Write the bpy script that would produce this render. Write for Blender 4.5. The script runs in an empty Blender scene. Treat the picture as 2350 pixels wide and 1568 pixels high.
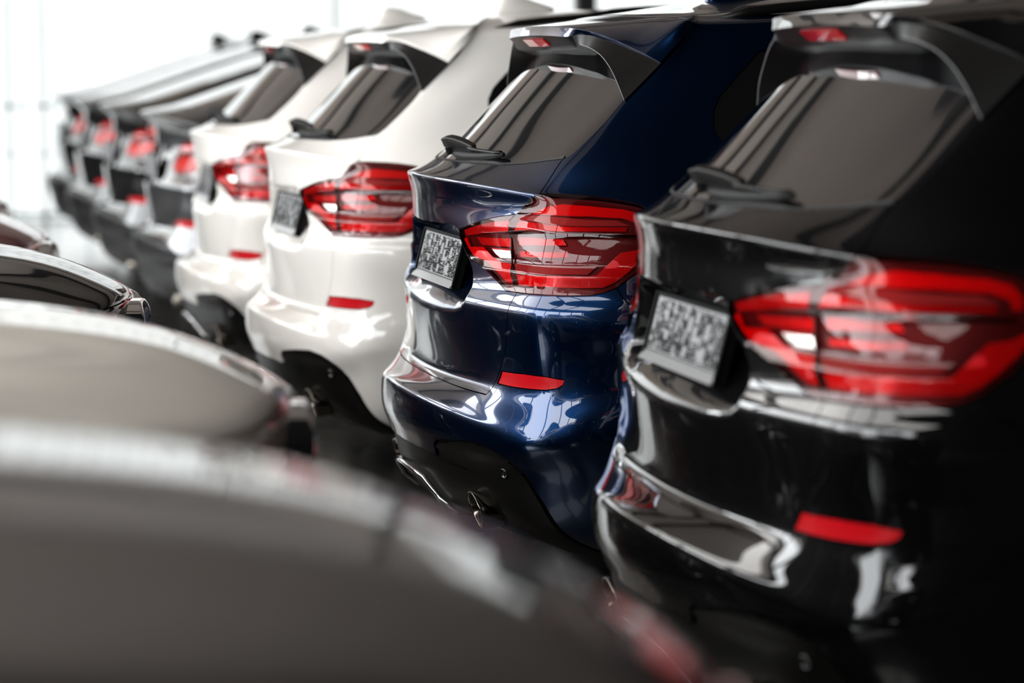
import bpy, math, random
import numpy as np
from mathutils import Vector, Matrix
from mathutils.geometry import delaunay_2d_cdt

C = bpy.context.scene
COL = C.collection
random.seed(7)

# ------------------------------------------------------------------ camera
YAW, PITCH, ROLL = math.radians(12.995), math.radians(5.739), math.radians(-0.381)
cam_d = bpy.data.cameras.new('camera')
cam = bpy.data.objects.new('camera', cam_d)
COL.objects.link(cam)
C.camera = cam
cam_d.sensor_width = 36.0
cam_d.lens = 6508.0 * 36.0 / 2350.0
cam_d.clip_start = 0.05
cam_d.clip_end = 200
fw = Vector((math.sin(YAW)*math.cos(PITCH), math.cos(YAW)*math.cos(PITCH), -math.sin(PITCH)))
rt = Vector((math.cos(YAW), -math.sin(YAW), 0))
up = rt.cross(fw)
r2 = rt*math.cos(ROLL) + up*math.sin(ROLL)
u2 = -rt*math.sin(ROLL) + up*math.cos(ROLL)
M = Matrix((r2, u2, -fw)).transposed().to_4x4()
M.translation = Vector((0, 0, 1.470))
cam.matrix_world = M
cam_d.dof.use_dof = True
cam_d.dof.focus_distance = 7.25
cam_d.dof.aperture_fstop = 2.2
cam_d.dof.aperture_blades = 0

# ------------------------------------------------------------------ world, exposure
C.view_settings.view_transform = 'Standard'
C.view_settings.look = 'None'
C.view_settings.gamma = 1
C.view_settings.use_curve_mapping = False
C.view_settings.exposure = 0.15
W = bpy.data.worlds.new('daylight')
C.world = W
W.use_nodes = True
W.node_tree.nodes['Background'].inputs[0].default_value = (0.75, 0.83, 1.0, 1)
W.node_tree.nodes['Background'].inputs[1].default_value = 1.0

# ------------------------------------------------------------------ materials
def mat(name, col, rough=.4, metal=0.0, coat=0.0, coat_rough=.02, spec=.5, emit=None, estr=0.0):
    m = bpy.data.materials.new(name); m.use_nodes = True
    b = m.node_tree.nodes['Principled BSDF']
    b.inputs['Base Color'].default_value = (*col, 1)
    b.inputs['Roughness'].default_value = rough
    b.inputs['Metallic'].default_value = metal
    b.inputs['Coat Weight'].default_value = coat
    b.inputs['Coat Roughness'].default_value = coat_rough
    b.inputs['Specular IOR Level'].default_value = spec
    if emit:
        b.inputs['Emission Color'].default_value = (*emit, 1)
        b.inputs['Emission Strength'].default_value = estr
    return m

def noise_bump(m, scale, strength, dist=.001):
    nt = m.node_tree; b = nt.nodes['Principled BSDF']
    tc = nt.nodes.new('ShaderNodeTexCoord'); n = nt.nodes.new('ShaderNodeTexNoise'); bp = nt.nodes.new('ShaderNodeBump')
    n.inputs['Scale'].default_value = scale; n.inputs['Detail'].default_value = 3
    bp.inputs['Strength'].default_value = strength; bp.inputs['Distance'].default_value = dist
    nt.links.new(tc.outputs['Object'], n.inputs['Vector']); nt.links.new(n.outputs['Fac'], bp.inputs['Height'])
    nt.links.new(bp.outputs['Normal'], b.inputs['Normal'])
    return m

def lens_mat(name, tint, mixc):
    """clear tinted plastic: tinted see-through under a sharp fresnel reflection"""
    m = bpy.data.materials.new(name); m.use_nodes = True
    nt = m.node_tree; nt.nodes.clear()
    o = nt.nodes.new('ShaderNodeOutputMaterial'); mx = nt.nodes.new('ShaderNodeMixShader')
    tr = nt.nodes.new('ShaderNodeBsdfTransparent'); gl = nt.nodes.new('ShaderNodeBsdfGlossy'); fr = nt.nodes.new('ShaderNodeFresnel')
    tr.inputs['Color'].default_value = (*tint, 1); gl.inputs['Roughness'].default_value = .015
    gl.inputs['Color'].default_value = (.64, .58, .58, 1); fr.inputs['IOR'].default_value = mixc
    nt.links.new(fr.outputs[0], mx.inputs[0]); nt.links.new(tr.outputs[0], mx.inputs[1]); nt.links.new(gl.outputs[0], mx.inputs[2])
    nt.links.new(mx.outputs[0], o.inputs[0])
    return m

P_BLACK = mat('black paint', (.0012, .0012, .0014), .5, 0, 1, .012, spec=.02)
P_BLUE = mat('deep blue metallic paint', (.0006, .0135, .052), .25, .9, 1, .012, spec=.3)
P_WHITE = mat('alpine white paint', (.74, .71, .67), .5, 0, 1, .02, spec=.1)
P_GREY = mat('dark grey metallic paint', (.05, .05, .053), .32, .8, 1, .02)
P_SILVER = mat('silver metallic paint', (.55, .56, .57), .3, .85, 1, .02)
P_CREAM = mat('cream white paint', (.86, .81, .73), .5, 0, 1, .03, spec=.1)
P_GUN = mat('gunmetal metallic paint', (.035, .034, .038), .32, .7, 1, .02)
P_RED = mat('dark red metallic paint', (.22, .03, .03), .3, .6, 1, .02)
GLASS = mat('privacy glass', (.004, .004, .0045), .05, 0, 1, .0, spec=.75)
PLAST = noise_bump(mat('satin black plastic', (.0045, .0041, .0038), .42, 0, .06, .12, spec=.12), 900, .03)
GLOSSB = mat('piano black plastic', (.003, .003, .003), .10, 0, 1, .01)
RUBBER = mat('black rubber', (.008, .008, .008), .6, spec=.2)
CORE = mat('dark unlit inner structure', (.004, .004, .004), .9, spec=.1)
CHROME = mat('bright chrome', (.72, .72, .74), .06, 1)
STEEL = mat('exhaust steel', (.20, .18, .155), .16, 1)
SEAL = mat('dark rubber seal', (.025, .025, .026), .4)
EDGE = mat('grey moulded edge', (.12, .12, .125), .4)
SOOT = mat('sooty pipe inside', (.03, .022, .015), .7)
ALLOY = mat('silver alloy', (.45, .45, .47), .25, .9, .5)
LENS = lens_mat('red lamp lens', (.95, .34, .35), 1.46)
CLEAR = lens_mat('clear lamp lens', (.93, .95, .97), 1.5)
L_DARK = mat('dark red lamp interior', (.05, .006, .006), .4)
L_SHEEN = mat('pink painted ceiling reflection', (.24, .085, .08), .45)  # pink tone paints the ceiling's reflection into the lamp bands
L_RED = mat('bright red light guide', (.62, .0035, .009), .28, 0, .5)
L_RED2 = mat('ribbed red reflector', (.48, .006, .010), .22, .35, .5)
L_CLEAR = mat('silvered reversing reflector', (.75, .66, .62), .25, .6)
REFL = mat('red retroreflector', (.52, .004, .009), .22, 0, 1, .02)
PLATEG = mat('pale grey plate carrier', (.20, .205, .21), .45, .1, 0)
PLATEB = mat('black plate carrier', (.004, .004, .004), .6, spec=.06)
RAILG = mat('mid grey plastic rail', (.22, .225, .23), .35, 0, .2)
# fine ribs on the red reflectors
nt = L_RED2.node_tree; b_ = nt.nodes['Principled BSDF']
tc = nt.nodes.new('ShaderNodeTexCoord'); wv = nt.nodes.new('ShaderNodeTexWave'); bp = nt.nodes.new('ShaderNodeBump')
wv.inputs['Scale'].default_value = 70; wv.bands_direction = 'Y'; bp.inputs['Strength'].default_value = .35; bp.inputs['Distance'].default_value = .002
nt.links.new(tc.outputs['Object'], wv.inputs['Vector']); nt.links.new(wv.outputs['Fac'], bp.inputs['Height']); nt.links.new(bp.outputs['Normal'], b_.inputs['Normal'])

# ------------------------------------------------------------------ object helpers
def raw(name, V, F, m, parent=None, normals=None, smooth=True, mats=None, midx=None):
    me = bpy.data.meshes.new(name)
    me.from_pydata([tuple(map(float, v)) for v in V], [], [tuple(map(int, f)) for f in F])
    for q in (mats or [m]): me.materials.append(q)
    if midx is not None: me.polygons.foreach_set('material_index', midx)
    me.polygons.foreach_set('use_smooth', [smooth]*len(me.polygons))
    me.update()
    if normals is not None:
        me.normals_split_custom_set(normals)
    o = bpy.data.objects.new(name, me); COL.objects.link(o)
    if parent: o.parent = parent
    return o

def tag(o, label=None, cat=None, group=None, kind=None):
    if label: o['label'] = label
    if cat: o['category'] = cat
    if group: o['group'] = group
    if kind: o['kind'] = kind
    return o

def empty(name, loc, rz=0):
    o = bpy.data.objects.new(name, None); COL.objects.link(o)
    o.location = loc; o.rotation_euler = (0, 0, rz); o.empty_display_size = .2
    return o

class MB:
    def __init__(s): s.V = []; s.F = []
    def add(s, V, F):
        k = len(s.V); s.V += [tuple(v) for v in V]; s.F += [tuple(i+k for i in f) for f in F]; return s
    def box(s, x0, x1, y0, y1, z0, z1):
        return s.add([(x, y, z) for x in (x0, x1) for y in (y0, y1) for z in (z0, z1)],
                     [(0, 1, 3, 2), (4, 6, 7, 5), (0, 4, 5, 1), (2, 3, 7, 6), (0, 2, 6, 4), (1, 5, 7, 3)])
    def loft(s, rings, closed=True, cap=True):
        n = len(rings[0]); V = [p for r in rings for p in r]; F = []
        for a in range(len(rings)-1):
            for j in range(n if closed else n-1):
                k = (j+1) % n
                F.append((a*n+j, a*n+k, (a+1)*n+k, (a+1)*n+j))
        if cap and closed:
            F.append(tuple(range(n))[::-1]); F.append(tuple((len(rings)-1)*n+j for j in range(n)))
        return s.add(V, F)
    def tube(s, pts, r, n=8, flat=1.0):
        pts = [Vector(p) for p in pts]; rings = []
        rr = r if isinstance(r, (list, tuple)) else [r]*len(pts)
        for i, p in enumerate(pts):
            t = (pts[min(i+1, len(pts)-1)]-pts[max(i-1, 0)]).normalized()
            a = t.cross(Vector((0, 0, 1)))
            if a.length < .05: a = t.cross(Vector((0, 1, 0)))
            a.normalize(); b = a.cross(t)
            rings.append([p+a*math.cos(q*2*math.pi/n)*rr[i]+b*math.sin(q*2*math.pi/n)*rr[i]*flat for q in range(n)])
        return s.loft(rings)
    def build(s, name, m, parent=None, smooth=False, bevel=0, sub=0):
        o = raw(name, s.V, s.F, m, parent, smooth=smooth)
        me = o.data
        import bmesh
        bm = bmesh.new(); bm.from_mesh(me); bmesh.ops.recalc_face_normals(bm, faces=bm.faces); bm.to_mesh(me); bm.free()
        if bevel:
            md = o.modifiers.new('bevel', 'BEVEL'); md.width = bevel; md.segments = 2; md.limit_method = 'ANGLE'
        if sub:
            md = o.modifiers.new('sub', 'SUBSURF'); md.levels = sub; md.render_levels = sub
        if smooth:
            for p in me.polygons: p.use_smooth = True
        return o

# ------------------------------------------------------------------ car body surface
NC = 17; SS = 16; TS = 8
def pchip(xk, yk, x):
    h = np.diff(xk); h_ = h.reshape((-1,)+(1,)*(yk.ndim-1)); d = np.diff(yk, axis=0)/h_
    m = np.zeros_like(yk); w1 = 2*h_[1:]+h_[:-1]; w2 = h_[1:]+2*h_[:-1]; ok = (d[1:]*d[:-1]) > 0
    with np.errstate(divide='ignore', invalid='ignore'):
        hm = (w1+w2)/(w1/d[:-1]+w2/d[1:])
    m[1:-1] = np.where(ok, hm, 0); m[0] = d[0]; m[-1] = d[-1]
    i = np.clip(np.searchsorted(xk, x, side='right')-1, 0, len(xk)-2)
    t = ((x-xk[i])/h[i]).reshape((-1,)+(1,)*(yk.ndim-1)); hh = h_[i]
    return (2*t**3-3*t**2+1)*yk[i]+(t**3-2*t**2+t)*hh*m[i]+(-2*t**3+3*t**2)*yk[i+1]+(t**3-t**2)*hh*m[i+1]
def gauss(a, sig, axis, mode):
    r = int(3*sig+1); k = np.exp(-.5*(np.arange(-r, r+1)/sig)**2); k /= k.sum()
    a = np.moveaxis(a, axis, 0)
    if mode == 'mirror_y':
        lo = a[1:r+1][::-1].copy(); lo[..., 1] *= -1; hi = a[-r-1:-1][::-1].copy(); hi[..., 1] *= -1
    else:
        lo = 2*a[0]-a[1:r+1][::-1]; hi = 2*a[-1]-a[-r-1:-1][::-1]
    e = np.concatenate([lo, a, hi]); out = sum(k[i]*e[i:i+len(a)] for i in range(2*r+1))
    return np.moveaxis(out, 0, axis)
SIDEW = [(.15, .80), (.2, .85), (.3, .905), (.5, .925), (.7, .942), (.9, .935), (1.0, .928), (1.09, .905), (1.15, .87), (1.22, .82), (1.32, .775), (1.43, .725), (1.5, .685), (1.56, .64)]
def sw(z): return float(np.interp(z, [a for a, b in SIDEW], [b for a, b in SIDEW]))
WC = [0, .2, .4, .55, .66]
# each row: z at centre, z curvature, x at centre, plan curvature, then four corner / side points (x, half width, z)
ROWS = [
(.20,0,.16,.25,(.33,.75,.20),(.45,.80,.20),(.56,.83,.20),(.66,.85,.20)),
(.27,0,.025,.27,(.21,.76,.26),(.30,.83,.26),(.42,.875,.26),(.60,.895,.27)),
(.35,0,-.018,.27,(.165,.76,.34),(.26,.85,.34),(.40,.89,.34),(.58,.905,.35)),
(.42,.02,-.032,.265,(.15,.770,.415),(.24,.86,.415),(.39,.905,.42),(.58,.915,.43)),
(.495,-.045,-.058,.27,(.125,.787,.462),(.225,.872,.475),(.39,.91,.48),(.58,.92,.49)),
(.577,-.125,-.056,.268,(.112,.792,.497),(.222,.884,.515),(.39,.915,.54),(.58,.925,.55)),
(.591,-.078,-.028,.237,(.128,.788,.552),(.228,.880,.565),(.39,.915,.59),(.58,.925,.60)),
(.60,-.004,.008,.19,(.140,.782,.602),(.2295,.868,.612),(.385,.912,.625),(.58,.93,.635)),
(.62,.04,.052,.12,(.15,.775,.645),(.228,.862,.655),(.38,.908,.66),(.58,.93,.67)),
(.70,.01,.04,.17,(.15,.78,.71),(.225,.858,.715),(.375,.91,.72),(.58,.935,.73)),
(.795,0,.027,.19,(.142,.79,.795),(.225,.868,.79),(.37,.92,.795),(.58,.942,.80)),
(.832,0,.025,.192,(.143,.79,.835),(.232,.870,.84),(.375,.915,.845),(.58,.94,.85)),
(.88,0,.047,.205,(.170,.785,.88),(.254,.862,.88),(.38,.91,.88),(.58,.935,.89)),
(.95,0,.045,.235,(.184,.785,.95),(.262,.862,.95),(.39,.907,.95),(.58,.932,.95)),
(1.022,.03,.035,.32,(.214,.775,1.03),(.29,.845,1.03),(.41,.897,1.025),(.60,.925,1.02)),
(1.09,0,.030,.37,(.24,.755,1.085),(.31,.825,1.08),(.43,.882,1.08),(.62,.912,1.08)),
(1.152,-.07,.012,.405,(.255,.735,1.118),(.33,.80,1.12),(.45,.862,1.125),(.64,.893,1.125)),
(1.159,-.07,.030,.395,(.262,.73,1.127),(.338,.795,1.128),(.46,.855,1.133),(.65,.888,1.133)),
(1.187,.045,.110,.36,(.325,.722,1.21),(.40,.765,1.215),(.51,.805,1.21),(.70,.835,1.20)),
(1.31,.03,.237,.37,(.46,.700,1.325),(.54,.735,1.32),(.66,.757,1.315),(.85,.785,1.31)),
(1.43,.0,.355,.34,(.56,.672,1.43),(.64,.695,1.43),(.76,.715,1.42),(.95,.735,1.41)),
(1.52,-.02,.45,.30,(.60,.648,1.51),(.70,.665,1.505),(.84,.678,1.50),(1.02,.69,1.50)),
(1.578,-.035,.52,.18,(.63,.630,1.557),(.73,.638,1.56),(.87,.642,1.567),(1.05,.645,1.575)),
]
FAST = ROWS[:13] + [
(.95,0,.06,.26,(.19,.785,.95),(.27,.86,.95),(.39,.907,.95),(.58,.932,.95)),
(1.02,.02,.085,.30,(.215,.775,1.03),(.29,.845,1.03),(.41,.897,1.025),(.60,.925,1.02)),
(1.11,0,.085,.30,(.24,.755,1.10),(.31,.825,1.09),(.43,.882,1.08),(.62,.912,1.08)),
(1.195,-.12,.0,.42,(.255,.735,1.125),(.33,.80,1.12),(.45,.862,1.125),(.64,.893,1.125)),
(1.205,-.12,.015,.41,(.262,.73,1.134),(.338,.795,1.128),(.46,.855,1.133),(.65,.888,1.133)),
(1.225,-.03,.14,.40,(.36,.722,1.20),(.43,.765,1.205),(.53,.805,1.21),(.72,.835,1.20)),
(1.32,0,.43,.36,(.64,.690,1.32),(.72,.725,1.315),(.82,.757,1.31),(1.0,.78,1.31)),
(1.43,0,.76,.34,(.98,.662,1.42),(1.06,.69,1.42),(1.15,.715,1.42),(1.3,.73,1.42)),
(1.52,-.02,1.05,.30,(1.22,.640,1.50),(1.31,.66,1.50),(1.40,.678,1.50),(1.5,.688,1.50)),
(1.58,-.035,1.28,.18,(1.42,.622,1.557),(1.49,.632,1.56),(1.56,.64,1.565),(1.62,.643,1.57)),
]
def front(z, i, fast):
    if i <= 15:
        w = sw(z); zf = [z]*8
        xf = [.95, 1.5, 2.3, 3.1, 3.8, 4.34, 4.585, 4.66]; wf = [w, w+.005, w-.005, w, w-.01, .80-.1*max(0, z-.8), .45, 0]
        if i <= 1: xf[5:] = [4.3, 4.5, 4.55]
        if i == 11: zf = [z, z, z, .83, .81, .75, .74, .74]
        if i == 12: zf = [.88, .88, .88, .87, .86, .80, .79, .79]
        if i == 13: zf = [.95, .95, .95, .945, .93, .885, .880, .885]; xf[5:] = [4.31, 4.585, 4.68]
        if i == 14: zf = [1.04, 1.04, 1.03, 1.02, .99, .935, .930, .94]; xf[5:] = [4.25, 4.52, 4.61]; wf[5] = .73
        if i == 15: zf = [1.09, 1.09, 1.08, 1.075, 1.05, 1.015, 1.02, 1.035]; xf[4:] = [3.75, 4.05, 4.30, 4.36]; wf[4:] = [.83, .69, .36, 0]
        return list(zip(xf, wf, zf))
    if i in (16, 17):
        z0 = 1.13+(i-16)*.008
        return [(.95,.888,z0),(1.5,.893,z0),(2.3,.885,z0-.01),(2.9,.86,z0-.015),(3.2,.80,z0-.01),(3.38,.66,z0),(3.47,.35,z0+.01),(3.5,0,z0+.015)]
    w = {18: .835, 19: .785, 20: .73, 21: .688, 22: .645}[i]; zz = {18: 1.20, 19: 1.31, 20: 1.42, 21: 1.51, 22: 1.595}[i]
    a = {18: 3.30, 19: 3.06, 20: 2.82, 21: 2.62, 22: 2.42}[i]
    b = {18: 1.15, 19: 1.2, 20: 1.45, 21: 1.6, 22: 1.7}[i] if fast else 1.15
    return [(b, w, zz), (max(1.6, b+.12), w, zz+.005), (2.0, w-.005, zz+.005), (a-.45 if i < 21 else a-.3, w-.015, zz), (a-.18, w-.04, zz), (a, w-.14, zz), (a+.12, .33, zz+.01), (a+.15, 0, zz+.012)]
class Surf:
    def __init__(s, rows, fast=False):
        s.fast = fast; G = []
        for i, (z0, zk, x0, k, c5, c6, c7, c8) in enumerate(rows):
            G.append([(x0+k*w*w, w, z0+zk*w*w) for w in WC]+[c5, c6, c7, c8]+front(z0, i, fast))
        top = np.array(G[-1]); xa = 1.35 if fast else .85
        for q in (.66, .33, 0):
            r = top.copy()
            for j in range(NC):
                x, w, z = top[j]; sx = min(max(x, xa), 2.15)
                r[j] = (sx+(x-sx)*q, w*q, z)
                crown = 1.648-.055*((r[j][0]-1.55)/1.0)**2 - (.02 if fast else 0)
                r[j][2] = z+(crown-z)*(1-q**2)
            G.append([tuple(v) for v in r])
        G = np.array(G, float); nr = len(G)
        ext = np.concatenate([G[:, 3:0:-1]*[1, -1, 1], G, G[:, -2:-5:-1]*[1, -1, 1]], 1)
        def dense(ext, ks, sub, lo, hi, axis):
            e = np.moveaxis(ext, axis, 0); d = np.maximum(np.linalg.norm(np.diff(e, axis=0), axis=-1), 1e-4)
            out = np.empty(((hi-lo)*sub+1,)+e.shape[1:]); q = np.linspace(lo, hi, (hi-lo)*sub+1)
            for j in range(e.shape[1]):
                c = np.concatenate([[0], np.cumsum(d[:, j])]); out[:, j] = pchip(c, e[:, j], np.interp(q, ks, c))
            return np.moveaxis(out, 0, axis)
        D = gauss(dense(ext, np.arange(-3, NC+3), SS, 0, NC-1, 1), 3.8, 1, 'mirror_y')
        E = gauss(dense(D, np.arange(nr), TS, 0, nr-1, 0), 2.3, 0, 'lin')
        s.D = E; s.nt, s.ns = E.shape[:2]; E[:, 0, 1] = 0; E[:, -1, 1] = 0; E[-1, :, 1] = 0
        gs = np.gradient(E, axis=1); gt = np.gradient(E, axis=0)
        gs[:, 0] = (E[:, 1]-E[:, 1]*[1, -1, 1])/2; gs[:, -1] = (E[:, -2]*[1, -1, 1]-E[:, -2])/2
        n = -np.cross(gs, gt); n /= np.maximum(np.linalg.norm(n, axis=-1, keepdims=True), 1e-9)
        n[-1] = (0, 0, 1); n[-2] = n[-3]*.5+np.array((0, 0, .5)); n[:, 0, 1] = 0; n[:, -1, 1] = 0
        s.N = n
        if s.ev(1.0, 9.0)[1][0] > 0: s.N = -n; s.N[-1] = (0, 0, 1)
    def ev(s, S_, T, off=0.0):
        S_ = np.asarray(S_, float); T = np.asarray(T, float)
        a = np.clip(np.abs(S_)*SS, 0, s.ns-1.001); b = np.clip(T*TS, 0, s.nt-1.001)
        i = a.astype(int); j = b.astype(int); fa = (a-i)[..., None]; fb = (b-j)[..., None]
        bl = lambda A: (A[j, i]*(1-fa)+A[j, i+1]*fa)*(1-fb)+(A[j+1, i]*(1-fa)+A[j+1, i+1]*fa)*fb
        p = bl(s.D); n = bl(s.N); n = n/np.maximum(np.linalg.norm(n, axis=-1, keepdims=True), 1e-9)
        sg = np.where(S_ >= 0, -1.0, 1.0); m = np.stack([np.ones_like(sg), sg, np.ones_like(sg)], -1)
        p = p*m; n = n*m
        return p+n*off, n
    def side(s, x, z, lo=6.5, hi=13.8, tlo=0, thi=22.5):
        """(s, t) of the side point with this length and height"""
        i0, i1, j0, j1 = int(lo*SS), int(hi*SS), int(tlo*TS), int(thi*TS)
        D = s.D[j0:j1, i0:i1]; d = (D[..., 0]-x)**2+(D[..., 2]-z)**2
        j, i = np.unravel_index(np.argmin(d), d.shape); S_, T = (i+i0)/SS, (j+j0)/TS
        for _ in range(6):
            p = s.ev(S_, T)[0]; pa = s.ev(S_+.02, T)[0]; pb = s.ev(S_, T+.02)[0]
            J = np.array([[(pa-p)[0], (pb-p)[0]], [(pa-p)[2], (pb-p)[2]]])/.02
            try: q = np.linalg.solve(J, [x-p[0], z-p[2]])
            except Exception: break
            if abs(q).max() > 1: break
            S_ += q[0]; T = min(max(T+q[1], 0), 25)
        return (S_, T)
    def sides(s, pts, **k): return [s.side(x, z, **k) for x, z in pts]

def resample(sf, poly, step):
    out = []; n = len(poly)
    for i in range(n):
        a = np.array(poly[i], float); b = np.array(poly[(i+1) % n], float)
        q = np.linspace(0, 1, 9); P = sf.ev(a[0]+(b[0]-a[0])*q, a[1]+(b[1]-a[1])*q)[0]
        L = np.linalg.norm(np.diff(P, axis=0), axis=1).sum(); k = max(1, int(L/step))
        for j in range(k): out.append(a+(b-a)*j/k)
    return np.array(out)
def smooth_chain(pts, it=2):
    """Chaikin rounding of an open chain"""
    p = [np.array(q, float) for q in pts]
    for _ in range(it):
        o = [p[0]]
        for a, b in zip(p[:-1], p[1:]): o += [a*.75+b*.25, a*.25+b*.75]
        p = o+[p[-1]]
    return [tuple(q) for q in p]
def inside(P, poly):
    x, y = P[:, 0], P[:, 1]; r = np.zeros(len(P), bool); n = len(poly)
    for i in range(n):
        x0, y0 = poly[i]; x1, y1 = poly[(i+1) % n]
        if y0 == y1: continue
        c = ((y0 > y) != (y1 > y)) & (x < (x1-x0)*(y-y0)/(y1-y0)+x0); r ^= c
    return r
def inset(sf, poly, d):
    """move the outline inwards by d metres measured on the surface"""
    if d == 0: return poly
    n = len(poly); x, y = poly[:, 0], poly[:, 1]
    area = np.sum(x*np.roll(y, -1)-np.roll(x, -1)*y); e = .01
    P = sf.ev(x, y)[0]; Ps = (sf.ev(x+e, y)[0]-P)/e; Pt = (sf.ev(x, y+e)[0]-P)/e
    Ps = np.where(np.linalg.norm(Ps, axis=1, keepdims=True) < 1e-3, (P-sf.ev(x-e, y)[0])/e, Ps)
    tan = np.roll(poly, -1, 0)-np.roll(poly, 1, 0)
    A = (Ps*Ps).sum(1); B = (Ps*Pt).sum(1); D = (Pt*Pt).sum(1)
    T3 = Ps*tan[:, :1]+Pt*tan[:, 1:]; T3 /= np.maximum(np.linalg.norm(T3, axis=1, keepdims=True), 1e-9)
    N3 = np.cross(Ps, Pt); N3 /= np.maximum(np.linalg.norm(N3, axis=1, keepdims=True), 1e-9)
    v = np.cross(N3, T3)*(d if area > 0 else -d)
    a = (Ps*v).sum(1); b = (Pt*v).sum(1); det = np.maximum(A*D-B*B, 1e-12)
    q = poly.copy(); q[:, 0] += np.clip((a*D-b*B)/det, -.15, .15); q[:, 1] += np.clip((A*b-B*a)/det, -.3, .3)
    return q

def panel(sf, outer, holes=(), off=0.0, flange=.012, gap=.0018, res=12, lift=None, step=.010, keep0=False, tres=8, flush=()):
    """mesh of one panel cut from the body surface: V, F, per-corner normals"""
    K = .5
    polys = [inset(sf, resample(sf, outer, step), gap)]
    for h in holes: polys.append(inset(sf, resample(sf, h, step), 0 if any(h is q for q in flush) else -gap))
    if keep0: polys[0][:, 0] = np.maximum(polys[0][:, 0], 0)
    lo = polys[0].min(0); hi = polys[0].max(0)
    gs = []
    s_ = math.floor(lo[0]*res)/res
    while s_ <= hi[0]:
        gs.append(s_); s_ += 1/res
    gt = np.arange(math.floor(lo[1]*tres), math.ceil(hi[1]*tres)+1)/tres
    A, B = np.meshgrid(gs, gt); pts = np.stack([A.ravel(), B.ravel()], 1)
    m = inside(pts, polys[0])
    for h in polys[1:]: m &= ~inside(pts, h)
    # keep grid points a little away from the outlines
    pts = pts[m]; allp = np.concatenate(polys)
    if len(pts):
        keep = np.ones(len(pts), bool)
        for i in range(0, len(pts), 4000):
            q = pts[i:i+4000]
            d = ((q[:, None, 0]-allp[None, :, 0])*1.6)**2+(q[:, None, 1]-allp[None, :, 1])**2
            keep[i:i+4000] = d.min(1) > .035**2
        pts = pts[keep]
    verts = []; edges = []
    for p in polys:
        k = len(verts); verts += [Vector((a, b*K)) for a, b in p]; edges += [(k+i, k+(i+1) % len(p)) for i in range(len(p))]
    verts += [Vector((a, b*K)) for a, b in pts]
    ov, oe, of, _, _, _ = delaunay_2d_cdt(verts, edges, [], 0, 1e-6)
    st = np.array([(v[0], v[1]/K) for v in ov]); tri = np.array([f for f in of if len(f) == 3])
    cen = st[tri].mean(1); m = inside(cen, polys[0])
    for h in polys[1:]: m &= ~inside(cen, h)
    tri = tri[m]
    used, inv = np.unique(tri, return_inverse=True); tri = inv.reshape(-1, 3); st = st[used]
    P, N = sf.ev(st[:, 0], st[:, 1], off)
    if lift is not None: P, N = lift(st, P, N)
    g = np.cross(P[tri[:, 1]]-P[tri[:, 0]], P[tri[:, 2]]-P[tri[:, 0]])
    fl = (g*N[tri].mean(1)).sum(1) < 0; tri[fl] = tri[fl][:, ::-1]
    F = [tuple(t) for t in tri]; nrm = [N[i] for t in tri for i in t]; V = list(P)
    if flange:
        cnt = {}
        for t in F:
            for a, b in ((t[0], t[1]), (t[1], t[2]), (t[2], t[0])):
                k = (min(a, b), max(a, b)); cnt[k] = None if k in cnt else (a, b)
        mp = {}
        for e in cnt.values():
            if e is None: continue
            a, b = e
            if abs(P[a][1]) < 2e-4 and abs(P[b][1]) < 2e-4: continue
            for i in (a, b):
                if i not in mp: mp[i] = (len(V), len(V)+1); V.append(P[i]); V.append(P[i]-N[i]*flange)
            f = (mp[b][0], mp[a][0], mp[a][1], mp[b][1]); F.append(f)
            fn = np.cross(P[b]-P[a], -N[a]); fn = -fn/max(np.linalg.norm(fn), 1e-9)
            q = np.cross(V[f[1]]-V[f[0]], V[f[2]]-V[f[0]]); fn = q/max(np.linalg.norm(q), 1e-12)
            nrm += [fn]*4
    return V, F, nrm
def relief(sf, f):
    """lift for panel(): adds the height f(|s|, t) and recomputes the normals"""
    def g(S_, T): p, n = sf.ev(S_, T); return p+n*f(np.abs(S_), T)[:, None]
    def lift(st, P, N):
        e = .03; a, b = st[:, 0], st[:, 1]
        off = ((P-sf.ev(a, b)[0])*N).sum(1)
        n = np.cross(g(a+e, b)-g(a-e, b), g(a, b+e)-g(a, b-e)); n /= np.maximum(np.linalg.norm(n, axis=1, keepdims=True), 1e-9)
        n *= np.sign((n*N).sum(1))[:, None]
        return P+N*f(np.abs(a), b)[:, None], n
    return lift
LT = [11.5, 12.60, 12.66, 12.95, 13.05, 13.86, 13.96, 14.05, 14.35, 14.75, 16.5]
LO = [.000, .0045, .0040, -.0065, -.0075, -.0005, .001, .0032, .003, .001, .000]
def lamp_h(a, t): return np.interp(t, LT, LO)*np.clip((a-1.7)/.5, 0, 1)*np.clip((7.1-a)/.5, 0, 1)
def hood_h(a, t):
    e = np.clip((15.9-t)/.8, 0, 1)*np.clip((t-13.1)/.6, 0, 1)
    return e*(.006*np.exp(-((a-15.25)/.25)**2)+.004*np.exp(-((a-14.2)/.3)**2))
def mirrored(g):
    V, F, nrm = g; V2 = [np.array((v[0], -v[1], v[2])) for v in V]; F2 = []; n2 = []; k = 0
    for f in F:
        q = nrm[k:k+len(f)]; k += len(f); F2.append(tuple(f[::-1])); n2 += [np.array((a[0], -a[1], a[2])) for a in q[::-1]]
    return V2, F2, n2
def joined(*gs):
    V = []; F = []; N = []
    for v, f, n in gs:
        k = len(V); V += v; F += [tuple(i+k for i in q) for q in f]; N += n
    return V, F, N
def put(name, g, m, parent, label=None):
    o = raw(name, g[0], g[1], m, parent, normals=[tuple(n) for n in g[2]])
    if label: o['label'] = label
    return o
def mir(chain):
    """closed outline symmetric about the centre line from a right-hand chain starting and ending at s=0"""
    r = [p for p in chain]; l = [(-a, b) for a, b in chain[::-1] if a > 1e-6]
    return r+l
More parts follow.
